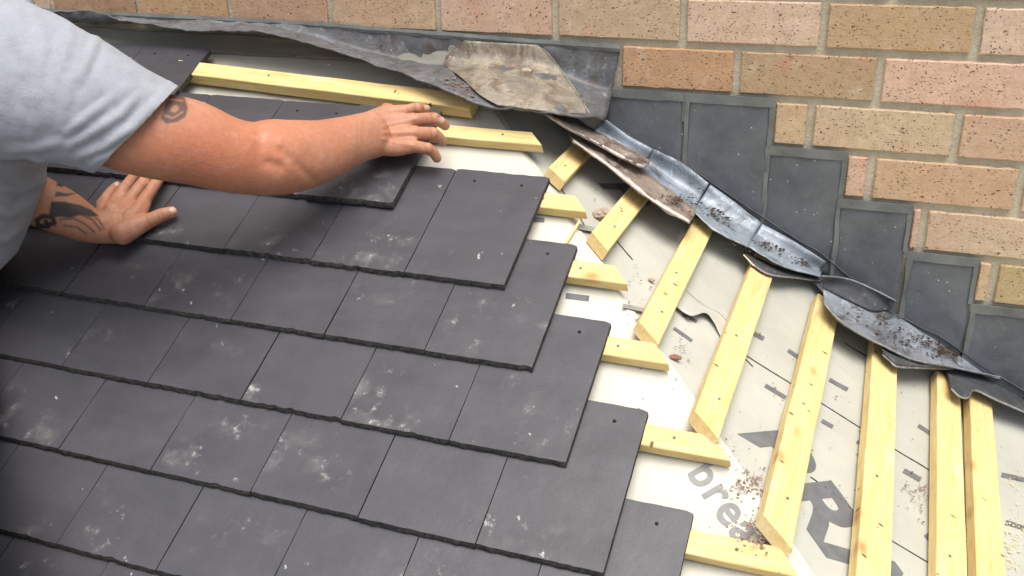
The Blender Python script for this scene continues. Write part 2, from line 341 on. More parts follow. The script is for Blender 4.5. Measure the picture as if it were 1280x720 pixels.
slabel = ['charcoal lead step sheet on the wall just right of the wide crumpled apron sheet',
          'widest charcoal lead step sheet, second from the crumpled apron, right of a pale pointing line',
          'charcoal lead step sheet starting one brick course below the two topmost ones',
          'charcoal lead step sheet above the pointed dark lead leaf',
          'charcoal lead step sheet in the wall directly above the long dirty lead strip',
          'charcoal lead step sheet cut by the right edge of the view, lowest one in sight',
          'lowest charcoal lead step sheet beyond the right edge']
for i, (a, b, r) in enumerate(STEP[:6]):
    zt = ZW - GZ * (r - 1) + .002; zb = -(a - XH) * math.tan(B_) - .03
    if i == 0: zb = -(b - XH) * math.tan(B_)
    yo = -.0035 - .0012 * (i % 2)
    xs = np.linspace(a, b, 14); zs = np.linspace(zt, zb, 16)
    P = [[(x, yo - .003 * max(0, (1 - abs((z - zt) / (zb - zt) - .6) * 2)) * (.5 + .5 * nz((x, 0, z), 20)), z) for x in xs] for z in zs]
    root = empty('step_flashing', (a, 0, zb), slabel[i], 'flashing', 'stepped lead sheets on the brick wall')
    o = grid_sheet('lead_sheet', P, LEAD_STEP, .002, root, .0022, i * 3.1); o.location = -root.location
    # turned-in grey pointing along the head and down the lap
    nb = 30; top = [[(x, yo - .0026, zt + .001 - k * .0078 - .0022 * nz((x, i, k), 28) * (k > 0)) for x in np.linspace(a, b + .004, nb)] for k in range(3)]
    o = grid_sheet('pointing', top, SEAL, .0008, root, .0005, i); o.location = -root.location
    side = [[(b - .003 + k * .0035 + .0012 * nz((k, i, z), 35), yo - .0022, z) for z in np.linspace(zt - .01, zt - GZ * (1.0 if i else .6), 22)] for k in range(3)]
    o = grid_sheet('pointing', side, SEAL, .0004, root, .0003, i + 9); o.location = -root.location
    if i:
        zs2 = np.linspace(zt - .012, zb + .02, 24)
        side = [[(a + .001 + k * .0038 + .004 * nz((k, i, z), 16), yo - .0028, z) for z in zs2] for k in range(3)]
        o = grid_sheet('pointing', side, SEAL, .0004, root, .0003, i + 5); o.location = -root.location
        o['label'] = 'narrow pale pointing line down the left lap'

# ------------------------------------------------------------ underlay membranes
def sheet_fn(fn, us, vs, amp, seed):
    V = []; nu, nv = len(us), len(vs)
    for v in vs:
        for u in us: V.append(fn(u, v, amp * (nz((u, v, seed), 7) + .5 * nz((u, v, seed + 4), 19)) ))
    Fc = [(j * nu + i, j * nu + i + 1, (j + 1) * nu + i + 1, (j + 1) * nu + i) for j in range(nv - 1) for i in range(nu - 1)]
    return V, Fc
def hM(u, v): return .0025 + .0030 * nz((u, v, 1), 8) + .0012 * nz((u, v, 5), 25)
def hH(y, v): return .0012 + .0028 * nz((y, v, 7), 6) + .0014 * nz((y * .6, v, 9), 24) + (.02 * ((y + .12) / .12) ** 2 if y > -.12 else 0)
def drape(q, plane, eps):
    q = np.array(q)
    if plane is M_: q = q - NM * (NM @ q); u, v = uv_of(q); return q + NM * (hM(u, v) + eps)
    q = q - NH * (NH @ q - NH @ np.array([XH, 0, 0])); v = (q[0] - XH) / CB; return q + NH * (hH(q[1], v) + eps)
def drape_mesh(me, plane, eps, cut=.006):
    bm = bmesh.new(); bm.from_mesh(me); bmesh.ops.triangulate(bm, faces=bm.faces)
    for _ in range(4):
        ed = [e for e in bm.edges if e.calc_length() > cut]
        if not ed: break
        bmesh.ops.subdivide_edges(bm, edges=ed, cuts=1); bmesh.ops.triangulate(bm, faces=bm.faces)
    for v in bm.verts: v.co = drape(v.co, plane, eps)
    bm.to_mesh(me); bm.free(); return me
# main slope: from the left out to the hip, lapping a little over it on to the hip end
YB = -1.75
V, Fc = [], []
vs = np.linspace(-.0, 1.95, 150); ncol = 130
for v in vs:
    y = -v * CA; xe = XH - y * math.tan(A) / math.tan(B_)         # x of the hip at this y
    lap = .021 + .009 * nz((v, 0, 0), 9) + .004 * nz((v, 1, 0), 40)
    for i in range(ncol):
        if i < ncol - 12:
            t = i / (ncol - 13); u = -2.3 + (xe + 2.3) * t ** .8
            h = hM(u, v)
            V.append(MU(u, v, h))
        else:
            k = (i - (ncol - 13)) / 12 * lap; h = .0036 + .0012 * nz((k * 5, v, 3), 18) 
            V.append(np.array([xe + k * CB, y, -(xe - XH + k * CB) * math.tan(B_)]) + NH * h)
nv = len(vs); Fc = [(j * ncol + i, j * ncol + i + 1, (j + 1) * ncol + i + 1, (j + 1) * ncol + i) for j in range(nv - 1) for i in range(ncol - 1)]
und = obj('roof_underlay', mesh('membrane', V, Fc, True), MEM)
tag(und, 'bright white membrane under the short battens, printed with small grey lower-case letters', 'membrane')
# grey upturn of the membrane against the wall behind the long batten
P = [[(x, -.004 - .02 * t ** 2, .03 - .034 * t + .004 * nz((x, t, 0), 9)) for x in np.linspace(-2.2, -.42, 60)] for t in np.linspace(0, 1, 8)]
o = grid_sheet('upturn', P, UPT, .001, und, .003, 2.)
# hip end membrane
ys = np.linspace(-1.75, -.002, 110); V = []; nvv = 110
for y in ys:
    xe = XH - y * math.tan(A) / math.tan(B_); v0 = (xe - XH) / CB
    for i in range(nvv):
        v = v0 + (2.1 - v0) * (i / (nvv - 1)) ** 1.2
        h = hH(y, v)
        V.append(HU(y, v, h))
Fc = [(j * nvv + i, j * nvv + i + 1, (j + 1) * nvv + i + 1, (j + 1) * nvv + i) for j in range(len(ys) - 1) for i in range(nvv - 1)]
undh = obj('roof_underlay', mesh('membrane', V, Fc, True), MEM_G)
tag(undh, 'grey-white membrane under the upright battens, printed with big dark grey capital letters', 'membrane')
# raised laps, folds and pen lines on the hip end
def ribbon(name, pts, w, mt, parent, h=.0, plane=H_, lift=0.0, n=40, curl=0, label=None):
    P = resample(pts, n); top, bot, mid = [], [], []
    for i in range(n):
        d = P[min(i + 1, n - 1)] - P[max(i - 1, 0)]; d = d / (np.linalg.norm(d) + 1e-9); nn = np.array([-d[1], d[0]]); a = P[i] - nn * w / 2; b = P[i] + nn * w / 2
        top.append(plane(a[0], a[1], h)); mid.append(plane(P[i][0], P[i][1], h + lift)); bot.append(plane(b[0], b[1], h))
    o = grid_sheet(name, [top, mid, bot] if lift else [top, bot], mt, .0008, parent)
    if label: o['label'] = label
    return o
fold = [[H_(*q) for q in c] for c in ([(845, 350, .006), (878, 380, .005), (905, 396, .0055), (925, 430, .004)], [(838, 368, .010), (868, 382, .0062), (893, 394, .0062), (912, 425, .006)], [(836, 376, .004), (862, 394, .013), (885, 392, .012), (905, 428, .003)])]
o = grid_sheet('folded_lap', loft(fold, 26, 9), MEM_G, .0008, undh, .001, 4.)
for pts in ([(930, 445), (998, 488), (1085, 542), (1160, 588), (1185, 602)], [(1012, 597), (1045, 620), (1073, 645), (1120, 681), (1172, 712)], [(905, 425), (925, 445), (940, 460)], [(1055, 430), (1120, 470)], [(700, 236), (722, 270), (735, 292)], [(768, 300), (790, 326)]):
    o = ribbon('seam_line', pts, 1.2, PRINT, undh, .0); drape_mesh(o.data, H_, .0007)
# printed dashes
bmD = []
def dash(cx, cy, ang, L, plane, h, wd=5.0):
    c, s = math.cos(math.radians(ang)), math.sin(math.radians(ang))
    q = [(cx - c * L / 2 + s * wd / 2, cy - s * L / 2 - c * wd / 2), (cx + c * L / 2 + s * wd / 2, cy + s * L / 2 - c * wd / 2), (cx + c * L / 2 - s * wd / 2, cy + s * L / 2 + c * wd / 2), (cx - c * L / 2 - s * wd / 2, cy - s * L / 2 + c * wd / 2)]
    return [plane(a, b, h) for a, b in q]
def prints(lst, plane, h, mt, parent):
    V, Fc = [], []
    for d in lst:
        k = len(V); V += dash(*d[:4], plane, h, d[4] if len(d) > 4 else 4.6); Fc.append((k, k + 1, k + 2, k + 3))
    o = obj('printed_dashes', drape_mesh(fix(mesh('dashes', V, Fc)), plane, h), mt, parent); o['kind'] = 'stuff'
prints([(722, 372, 6, 29, 7), (672, 276, 4, 18, 6)], M_, .0007, PRINT, und)
prints([(792, 385, 14, 28, 5), (735, 286, 10, 26, 6)], H_, .0058, PRINT_L, und)
prints([(853, 419, 36, 28, 4), (885, 389, 30, 30, 5), (948, 421, 28, 14, 6), (993, 444, 33, 20, 5), (968, 491, 32, 30, 5), (1048, 481, 30, 26, 5), (1033, 531, 30, 16, 5), (1078, 557, 33, 18, 5), (1158, 541, 33, 28, 5), (1140, 594, 30, 24, 6),
        (1266, 597, 12, 30, 6), (1268, 657, 18, 24, 6), (1215, 648, 60, 14, 6), (1163, 676, 55, 20, 7), (862, 398, 25, 20, 4), (1100, 600, 35, 14, 4)], H_, .0007, PRINT, undh)
def text_on(s, p0, p1, up, plane, h, size_px, mt, parent, bold=0.):
    """lettering printed flat on the membrane: baseline from p0 towards p1 (pixels on the plane), capitals towards up"""
    a = plane(*p0, 0); b = plane(*p1, 0); u = plane(*up, 0); X = b - a; X /= np.linalg.norm(X); N = NM if plane is M_ else NH
    Y = np.cross(N, X); size = abs((u - a) @ Y); 
    cu = bpy.data.curves.new('letters', 'FONT'); cu.body = s; cu.size = size / .70; cu.offset = bold; cu.space_character = size_px
    to = bpy.data.objects.new('letters', cu); COL.objects.link(to); dg = bpy.context.evaluated_depsgraph_get(); me = bpy.data.meshes.new_from_object(to.evaluated_get(dg)); bpy.data.objects.remove(to)
    for v in me.vertices: q = a + X * v.co.x + Y * v.co.y; v.co = q + N * .0
    me.materials.clear(); drape_mesh(me, plane, h); o = obj('printed_lettering', me, mt, parent); return o
text_on('breather', (858, 592), (903, 655), (886, 564), M_, .0007, 1.12, PRINT_L, und, .0011)
text_on('BRA', (921, 538), (1053, 722), (972, 516), H_, .0007, 1.02, PRINT, undh, .0052)
text_on('R', (744, 225), (775, 262), (724, 262), H_, .0007, 1.0, PRINT, undh, .0014)

# ------------------------------------------------------------ battens
def batten(name, c0, c1, wv, N, w, th, h0, cut0, cut1, label, group, seed):
    # c0 and c1 are the centres of the top face ends
    c0 = np.array(c0); c1 = np.array(c1); X = c1 - c0; L = np.linalg.norm(X); X /= L; Z = N / np.linalg.norm(N); Y = np.cross(Z, X)
    ns = max(8, int(L / .02)); bev = .0012; prof = [(-w / 2 + bev, 0), (w / 2 - bev, 0), (w / 2, -bev), (w / 2, -th + bev), (w / 2 - bev, -th), (-w / 2 + bev, -th), (-w / 2, -th + bev), (-w / 2, -bev)]
    V = []
    for i in range(ns + 1):
        t = i / ns
        for (y, z) in prof:
            s = (y / w) ; x0 = cut0 * s; x1 = L + cut1 * s; x = x0 + (x1 - x0) * t
            V.append((x, y + .0012 * nz((x, seed, 0), 6) + .0004 * nz((x, y * 50, seed), 70), z + .0007 * nz((x, y * 9, seed), 12)))
    k = len(prof); Fc = [(i * k + j, i * k + (j + 1) % k, (i + 1) * k + (j + 1) % k, (i + 1) * k + j) for i in range(ns) for j in range(k)]
    Fc += [tuple(range(k))[::-1], tuple(ns * k + j for j in range(k))]
    me = fix(mesh('batten', V, Fc)); o = obj(name, me, WOOD); o.matrix_world = Matrix(((X[0], Y[0], Z[0], c0[0]), (X[1], Y[1], Z[1], c0[1]), (X[2], Y[2], Z[2], c0[2]), (0, 0, 0, 1)))
    tag(o, label, 'batten', group); return o
def nails(o, xs, seed):
    r = random.Random(seed)
    for x, y in xs:
        bm = bmesh.new(); bmesh.ops.create_cone(bm, cap_ends=True, segments=10, radius1=.0022, radius2=.0019, depth=.0008); 
        for v in bm.verts: v.co += Vector((x, y, .0006))
        obj('nail_head', bm, NAILM, o)
HT = .025
V0 = .1984; GV = .1263
mb = [('shortest main-slope batten, with a bright swirling sawn end under the fingertips', .201), ('short pale batten sticking out beside the head of the uppermost full corner slate', .330), ('short batten ending just left of the second upright batten', .455),
      ('short mitred batten touching the tip of the third upright batten', .577), ('mitred batten above the small grey letters, its end buried in red crumbs', .700), ('lowest short batten, mitred end at the bottom edge of the view', .8285)]
tips = [(-.243, -.243), (-.129, -.129), (-.040, -.040), (.048, .048), (.150, .150), (.252, .252)]
for i, (lab, v) in enumerate(mb):
    w = .0285 if i == 0 else .031
    xt = [-.2421, -.1330, -.0385, .0476, .1510, .2514][i]; x0 = -.66 if i == 0 else -1.95
    if i == 0: x0 = -.52
    c0 = MU(x0, v, HT); c1 = MU(xt, v, HT)
    o = batten('roof_batten', c0, c1, None, NM, w, .0185, HT, 0, -.027, lab, 'short battens of the main slope', i * 3.3)
    nails(o, [(np.linalg.norm(c1 - c0) - .06, .002)], i)
for i in range(6, 10):
    v = .8285 + .1263 * (i - 5); c0 = MU(-1.95, v, HT); c1 = MU(XH + v * CA - .03, v, HT)
    batten('roof_batten', c0, c1, None, NM, .031, .0185, HT, 0, -.027, ('batten under the slates just below the bottom edge' if i == 6 else 'lowest batten, wholly under the slates'), 'short battens of the main slope', i * 3.3) if i < 8 else None
o = batten('roof_batten', MU(-1.02, .094, .034), MU(-.375, .136, .034), None, NM, .036, .024, HT, 0, 0, 'long pale batten lying crosswise under the lifted apron sheet', None, 50.)
nails(o, [(.22, .004)], 4)
hlab = ['stubby batten offcut at the top of the hip, cracked across its tip', 'second upright batten from the hip top, beside the pinkish mortar lump', 'third upright batten, its tip touching a short main-slope batten', 'fourth upright batten, straight grained, pointed at its lower end',
        'fifth upright batten with a long bark streak and chipped pointed tip', 'sixth upright batten, palest one, tinted blue near the bottom edge', 'left one of the two battens lying close together', 'right one of the two battens lying close together']
hb = [((728, 185), (696, 218), .0), ((801, 239), (750, 302), 0), ((877, 286), (811, 416), 0), ((953, 337), (884, 532), 0), ((1033, 391), (972, 665), 0), ((1107, 445), (1091, 760), 0), ((1186, 490), (1192, 760), 0), ((1227, 513), (1243, 760), 0)]
hw = [.036, .037, .038, .041, .043, .046, .044, .044]
for i, (p0, p1, _) in enumerate(hb):
    a = H_(*p0, HT); b = H_(*p1, HT); X = (b - a) / np.linalg.norm(b - a); a = a - X * (.05 if i else .035)
    cut = .024 if i < 5 else 0
    if i == 5: b = b + X * .07
    if i >= 6: b = b + X * (.30 if i == 6 else .36)
    o = batten('hip_batten', a, b, None, NH, hw[i], .0185, HT, 0, cut * (1 if i else .6), hlab[i], 'upright battens of the hip end', 7 + i * 2.7)
    L = np.linalg.norm(b - a); nails(o, [(L - .07, .003), (L * .55, -.004)] if i else [(L - .045, 0)], i)

# ------------------------------------------------------------ slates
W, GA, LS, TS = .16007, .1263983, .229325, .0095
VT = lambda k: 1.022579 - GA * (5 - k)
def slate_mesh(seed, w=W - .0016):
    r = random.Random(seed); nx, ny = 18, 12; T, V, Fc = [], [], []
    # local x: across, y: from tail (0) up to head (LS), z: out of the roof
    def top(x, y): return .0009 * nz((x, y, seed * 2.3), 14) + .0004 * nz((x, y, seed), 45)
    for j in range(ny + 1):
        for i in range(nx + 1):
            x = (i / nx - .5) * w; y = j / ny * LS
            if j == 0: y += .0006 * nz((x, seed, 0), 60) + .0004 * r.uniform(-1, 1) + (.0022 if r.random() < .06 else 0)
            if j == ny: y -= .002 * abs(nz((x, seed, 4), 30)) + (.0022 if i in (0, nx) else 0)
            if i in (0, nx): x += .0006 * nz((y, seed, 1), 50) * 1
            V.append((x, y, top(x, y)))
    n = len(V); V2 = []
    for k, (x, y, z) in enumerate(V):
        j, i = divmod(k, nx + 1); dy = .0
        if j == 0: dy = -.0030 - .0016 * nz((x, seed + 9, 0), 90)
        V2.append((x, y + dy, -TS + .0008 * nz((x, y, seed + 7), 60)))
    V += V2
    for j in range(ny):
        for i in range(nx):
            a = j * (nx + 1) + i; q = (a, a + 1, a + nx + 2, a + nx + 1); Fc.append(q); Fc.append(tuple(x + n for x in q[::-1]))
    nt = len(Fc); per = [i for i in range(nx + 1)] + [j * (nx + 1) + nx for j in range(1, ny + 1)] + [ny * (nx + 1) + i for i in range(nx - 1, -1, -1)] + [j * (nx + 1) for j in range(ny - 1, 0, -1)]
    m_ = len(V)
    for a in per:       # a broken middle line round the rim
        x, y, z = V[a]; x2, y2, z2 = V[a + n]; j, i = divmod(a, nx + 1); out = -.0012 * nz((x * 3, y * 3, seed), 60) - .0004
        V.append(((x + x2) / 2, (y + y2) / 2 + (out if j == 0 else 0) * 1.3, (z + z2) / 2 + .001 * nz((x, y, seed + 2), 120)))
    q_ = len(per); V += [V[a] for a in per] + [V[a + n] for a in per]
    for k in range(q_):
        l = (k + 1) % q_; c, d = m_ + k, m_ + l; a, b, e, f = m_ + q_ + k, m_ + q_ + l, m_ + 2 * q_ + k, m_ + 2 * q_ + l; Fc.append((b, a, c, d)); Fc.append((d, c, e, f))
    me = mesh('slate', V, Fc); me.materials.append(SLATE); me.materials.append(SLATE_EDGE)
    mi = np.zeros(len(me.polygons), 'i'); mi[nt:] = 1; me.polygons.foreach_set('material_index', mi); me.polygons.foreach_set('use_smooth', mi == 0)
    at = me.attributes.new('tail', 'FLOAT', 'POINT'); at.data.foreach_set('value', [max(0., min(1., 1.15 - abs(v[1] - .03) / .075)) for v in V]); return me
SM = [slate_mesh(s) for s in range(9)]
def hole_mesh():
    bm = bmesh.new(); bmesh.ops.create_cone(bm, cap_ends=True, segments=12, radius1=.0026, radius2=.0022, depth=.0016); me = bpy.data.meshes.new('nail_hole'); bm.to_mesh(me); bm.free(); me.materials.append(DARK); return me
HM = hole_mesh()
SL = TS / GA; ANG = math.atan(SL); HB0 = .0205 + SL * LS
def slate_matrix(u, vt, raise_=0., yaw=0., dt=0.):
    """u: centre across, vt: tail"""
    up = -MU(0, 1, 0); Y = np.array(up) * math.cos(ANG + dt) - NM * math.sin(ANG + dt); Z = NM * math.cos(ANG + dt) + up * math.sin(ANG + dt); X = np.array([1., 0, 0])
    X2 = X * math.cos(yaw) + Y * math.sin(yaw); Y2 = -X * math.sin(yaw) + Y * math.cos(yaw); o = MU(u, vt, HB0 + TS + raise_)
    return Matrix(((X2[0], Y2[0], Z[0], o[0]), (X2[1], Y2[1], Z[1], o[1]), (X2[2], Y2[2], Z[2], o[2]), (0, 0, 0, 1)))
cover = empty('slate_covering', MU(-.9, 1.0, 0), 'dark grey interlocking slates laid in half-bonded courses over the main slope', 'roof slates')
RI = Matrix.Translation(-cover.location)
UR = {0: -.579, 1: -.1925, 2: -.1115, 3: -.0285, 4: .0522, 5: .1362, 6: .218, 7: .30, 8: .38, -1: -.968}
def add_holes(o, w_=.16):
    for s in (-.040, .040):
        h = bpy.data.objects.new('nail_hole', HM); link(h, o); h.location = (s, LS - .025, .0002)
for k in range(-1, 9):
    for n in range(0, 13):
        u = UR[k] - W * (n + .5)
        if u < -1.95: break
        if k >= 7 and n > 6: break
        o = bpy.data.objects.new('slate', SM[random.randrange(9)]); link(o, cover)
        o.matrix_local = RI @ slate_matrix(u + random.uniform(-.0005, .0005), VT(k) + random.uniform(-.0012, .0012), random.uniform(0, .0006), random.uniform(-.0022, .0022), 0)
        if n == 0: add_holes(o)
# the slate held in the hand
hs = empty('loose_slate', MU(-.5, .39, .05), 'dark slate being slid into place under the right hand, its edge proud of the course', 'slate')
o = obj('slate_body', SM[3].copy(), None, hs); o.matrix_local = Matrix.Translation(-hs.location) @ slate_matrix(-.499 - .0015, VT(0) + .001, .0045, .012, 0); add_holes(o)

# ------------------------------------------------------------ lead apron along the wall
topc = [W_(x, y, -.003) for x, y in [(-150, -6), (-30, 4), (60, 12), (220, 20), (380, 28), (470, 35), (550, 41), (660, 50), (776, 58)]]
crs = [W_(x, y, yy) for x, y, yy in [(-150, 14, -.016), (-30, 24, -.016), (50, 26, -.014), (235, 29, -.013), (350, 35, -.014), (470, 66, -.014), (556, 79, -.012), (660, 82, -.012), (765, 110, -.008)]]
mid1 = [W_(x, y, yy) for x, y, yy in [(-150, 18, -.03), (-30, 27, -.03), (60, 24, -.022), (235, 30, -.022), (350, 36, -.024), (470, 68, -.026), (556, 83, -.034), (660, 88, -.038), (765, 115, -.016)]]
mid2 = [W_(x, y, yy) for x, y, yy in [(-150, 22, -.05), (-30, 30, -.05), (70, 22, -.034), (235, 31, -.036), (350, 37, -.042), (468, 71, -.060), (552, 94, -.095), (660, 108, -.115), (762, 130, -.040)]]
fre = [W_(x, y, yy) for x, y, yy in [(-150, 45, -.13), (-30, 40, -.10), (90, 12.5, -.040), (160, 25, -.055), (235, 36, -.062), (305, 38, -.085), (340, 42, -.092), (400, 56, -.102), (470, 80, -.118), (520, 98, -.135), (560, 112, -.165), (600, 130, -.185), (640, 136, -.190), (665, 137, -.190), (700, 144, -.178), (735, 147, -.14), (757, 149, -.085)]]
apron = empty('apron_flashing', (-.6, 0, 0), 'long crumpled grey lead apron curling off the wall over the long batten', 'flashing')
P = loft([topc, crs, mid1, mid2, fre], 150, 26)
o = grid_sheet('lead_sheet', P, LEAD_APRON, .0028, apron, .0045, 1.3); o.location = -apron.location
# pointing in the joint above the apron
tp = [[W_(x, 58 - (776 - x) * .0665 + dy - (0.00001 * (776 - x) ** 2 if x > 300 else 0) + .8 * nz((x, 0, dy), .05), -.006 + .002 * (dy > 8)) for x in np.linspace(-100, 776, 110)] for dy in (-2.5, 2, 5, 9)]
topn = resample(topc, 120); tp = [[q + np.array([0, -.003 - .002 * (k == 1), .003 - .006 * k + .0012 * nz((q[0], k, 0), 40)]) for q in topn] for k in range(3)]
o = grid_sheet('pointing', tp, SEAL, .003, apron, .0012, 8.); o.location = -apron.location
# tarnished welded patch lying on the apron
def patch_pt(s, t):   # s along, t down; outline in the picture mapped on to the apron surface by nearest ray
    return None
Pt = P.reshape(-1, 3); Pp = np.array([px(q) for q in Pt])
def on_apron(x, y, off):
    d = (Pp[:, 0] - x) ** 2 + (Pp[:, 1] - y) ** 2; i = np.argsort(d)[:6]; w = 1 / (d[i] + 1.); dep = ((Pt[i] - CP) @ CZ) @ w / w.sum(); return D_(x, y, dep - off)
lt = [(582, 51), (566, 62), (556, 75), (560, 84), (578, 97), (600, 118), (622, 131)]; rt = [(670, 56), (684, 66), (697, 82), (708, 97), (720, 114), (730, 130), (737, 142)]
L_ = resample(lt, 24); R_ = resample(rt, 24); PP = [[on_apron(*(L_[i] * (1 - t) + R_[i] * t + np.array([0, 3 * math.sin(math.pi * t) * (i / 23) ** 2 * .5])), .0072) for t in np.linspace(0, 1, 36)] for i in range(24)]
PP = np.array(PP)
for _ in range(3): PP[1:-1, 1:-1] = (PP[1:-1, 1:-1] * 2 + PP[:-2, 1:-1] + PP[2:, 1:-1] + PP[1:-1, :-2] + PP[1:-1, 2:]) / 6
o = grid_sheet('patch', PP, LEAD_PATCH, .002, apron, .0016, 3.3); o.location = -apron.location; o['label'] = 'tarnished beige and gold lead patch'
for side in (PP[:, 0], PP[:, -1]):
    n = len(side); e = [[q + np.array([0, -.0008, .0008]) + np.array([s * .0010, 0, 0]) for q in side] for s in (-1, 1)]
    o = grid_sheet('weld_seam', e, WELD, .0012, apron, .0008, 6.); o.location = -apron.location

# ------------------------------------------------------------ lead along the foot of the wall on the hip end
def lead_piece(name, curves, n, m, mt, label, group, cat='flashing', th=.0022, rip=.0022, seed=0., rim=None, lip=None):
    P = loft(curves, n, m); base = P.reshape(-1, 3).mean(0); root = empty(name, base, label, cat, group)
    o = grid_sheet('lead_sheet', P, mt, th, root, rip, seed); o.location = -root.location
    if rim:
        e = P[-1]; e2 = P[-3]; up = np.array([0, -.0008, .0018]); r_ = [[e2[j] * rim + e[j] * (1 - rim) + up for j in range(n)], [e[j] + up for j in range(n)], [e[j] - up * 1.2 + np.array([0, -.001, 0]) for j in range(n)]]
        o = grid_sheet('crusted_rim', r_, LEAD_RIM, .0015, root, .0018, seed + 2); o.location = -root.location
    if lip is not None:
        e = P[lip]; k = .0011; up = np.array([0, -.0006, .0012]); r_ = [[e[j] + up * 1.2 + NH * .0006 for j in range(n)], [e[j] + up * 1.2 + np.array([-.35, -.8, .2]) * k * 1.5 for j in range(n)], [e[j] + np.array([-.35, -.8, -.4]) * k * 2 for j in range(n)]]
        o = grid_sheet('cut_edge', r_, LIP, .0008, root, .0006, seed); o.location = -root.location
    return root
Wl = lambda pts, y=-.006: [W_(a, b, y) for a, b in pts]
Hl = lambda pts, h: [H_(a, b, h) for a, b in pts]
WJ = [(700, 118), (757, 152), (815, 187), (850, 203), (888, 228), (950, 270), (1005, 305), (1035, 324), (1107, 385), (1172, 420), (1242, 467), (1300, 500)]
# dark tray added under all of them, so gaps between pieces stay dark
tray_lo = [(690, 150), (722, 170), (790, 212), (855, 262), (925, 300), (1000, 338), (1050, 385), (1100, 412), (1180, 450), (1240, 490), (1320, 530)]
TRAY = lead_piece('gap_shade_tray', [Wl(WJ, -.009), Hl([(a - 4, b + 8) for a, b in WJ], .030), Hl(tray_lo, .0275)], 80, 8, LEAD_DK, 'dark lead lining added under the wall lead pieces to keep their gaps dark', 'lead pieces at the foot of the wall', rip=.0015)
gs = [([(757, 150), (785, 170), (816, 187)], [(738, 168), (768, 192), (800, 216)], 'dull grey-blue lead soaker half hidden by the curled beige strip'),
      ([(817, 187), (850, 203), (886, 229)], [(801, 214), (835, 241), (867, 266)], 'brightest blue-grey lead soaker, smooth face right of the curled strip'),
      ([(888, 231), (915, 250), (952, 279)], [(867, 265), (898, 290), (935, 309)], 'blue-grey lead soaker strewn with black leaf litter'),
      ([(953, 280), (990, 300), (1032, 328)], [(936, 307), (975, 331), (1026, 346)], 'lowest blue-grey lead soaker, rusty litter along its fold')]
for i, (T, Bt, lab) in enumerate(gs):
    hh = .052 - .003 * i
    md = [((a[0] + b[0]) / 2 - 2, (a[1] + b[1]) / 2 + 2) for a, b in zip(T, Bt)]
    lead_piece('lead_soaker', [Wl(T, -.012), Hl(md, .036), Hl(Bt, .046)], 26, 12, LEAD, lab, 'lead pieces at the foot of the wall', seed=i * 2.2, rip=.0018)
lead_piece('lead_strip', [Hl([(712, 160), (760, 184), (820, 224), (870, 263)], .050), Hl([(712, 168), (760, 195), (818, 237), (868, 270)], .047), Hl([(716, 176), (760, 208), (815, 251), (862, 279)], .056)], 50, 10, LEAD_RUST,
           'brown crusted lead strip with a flaking whitish lower rim', 'lead pieces at the foot of the wall', rip=.0028, seed=5., rim=1.)
lead_piece('lead_strip', [Hl([(668, 137), (703, 149), (752, 168), (795, 190), (813, 201)], .060), Hl([(674, 139), (705, 152), (750, 173), (793, 196), (811, 206)], .069), Hl([(680, 142), (703, 157), (746, 180), (788, 203), (806, 210)], .062)], 50, 14, LEAD_RUST,
           'curled beige-brown lead strip sticking up above the others near the hip top', 'lead pieces at the foot of the wall', rip=.0028, seed=8., rim=.3)
lead_piece('lead_strip', [Hl([(930, 314), (975, 334), (1030, 347)], .030), Hl([(934, 322), (975, 340), (1028, 350)], .034), Hl([(937, 328), (962, 343), (1000, 348), (1027, 352)], .031)], 30, 6, LEAD_DK, 'thin dark lead edge peeping out over the fourth upright batten', 'lead pieces at the foot of the wall', seed=9., lip=-1, rip=.001)
lead_piece('lead_leaf', [Hl([(1028, 345), (1060, 349), (1092, 362), (1121, 377)], .068), Hl([(1029, 350), (1060, 360), (1092, 373), (1118, 380)], .055), Hl([(1030, 360), (1060, 374), (1090, 388), (1110, 388)], .046)], 30, 9, LEAD_DK, 'dark pointed lead leaf with a thin bright upper edge', 'lead pieces at the foot of the wall', seed=11., lip=0, rip=.0012)
lead_piece('lead_strip', [Hl([(1029, 362), (1075, 374), (1120, 394), (1172, 421), (1215, 452), (1262, 472), (1310, 486)], .044), Hl([(1030, 371), (1070, 393), (1115, 420), (1165, 440), (1210, 460), (1262, 474), (1310, 487)], .040), Hl([(1031, 380), (1045, 396), (1066, 412), (1100, 430), (1140, 449), (1190, 459), (1262, 474), (1310, 483)], .050)], 80, 14, LEAD_MID,
           'long blue-grey lead strip smeared with black dirt, running out to the right edge', 'lead pieces at the foot of the wall', seed=13., rip=.0018, lip=-1)
lead_piece('lead_flap', [Hl([(1103, 431), (1130, 444), (1160, 455), (1192, 459)], .042), Hl([(1103, 438), (1120, 450), (1155, 457), (1192, 460)], .046), Hl([(1103, 443), (1114, 452), (1126, 459), (1192, 461)], .040)], 26, 7, LEAD_DK, 'small dark lead flap folded over the head of the sixth upright batten', 'lead pieces at the foot of the wall', seed=15., lip=-1, rip=.001)
lead_piece('lead_strip', [Hl([(1180, 455), (1230, 464), (1270, 478), (1320, 494)], .034), Hl([(1186, 470), (1230, 476), (1270, 490), (1320, 508)], .036), Hl([(1189, 486), (1200, 496), (1211, 497), (1219, 488), (1250, 502), (1320, 532)], .044)], 50, 9, LEAD_DK, 'black lead strip with a small pale lip bent down over the paired battens', 'lead pieces at the foot of the wall', seed=17., lip=-1, rip=.0012)

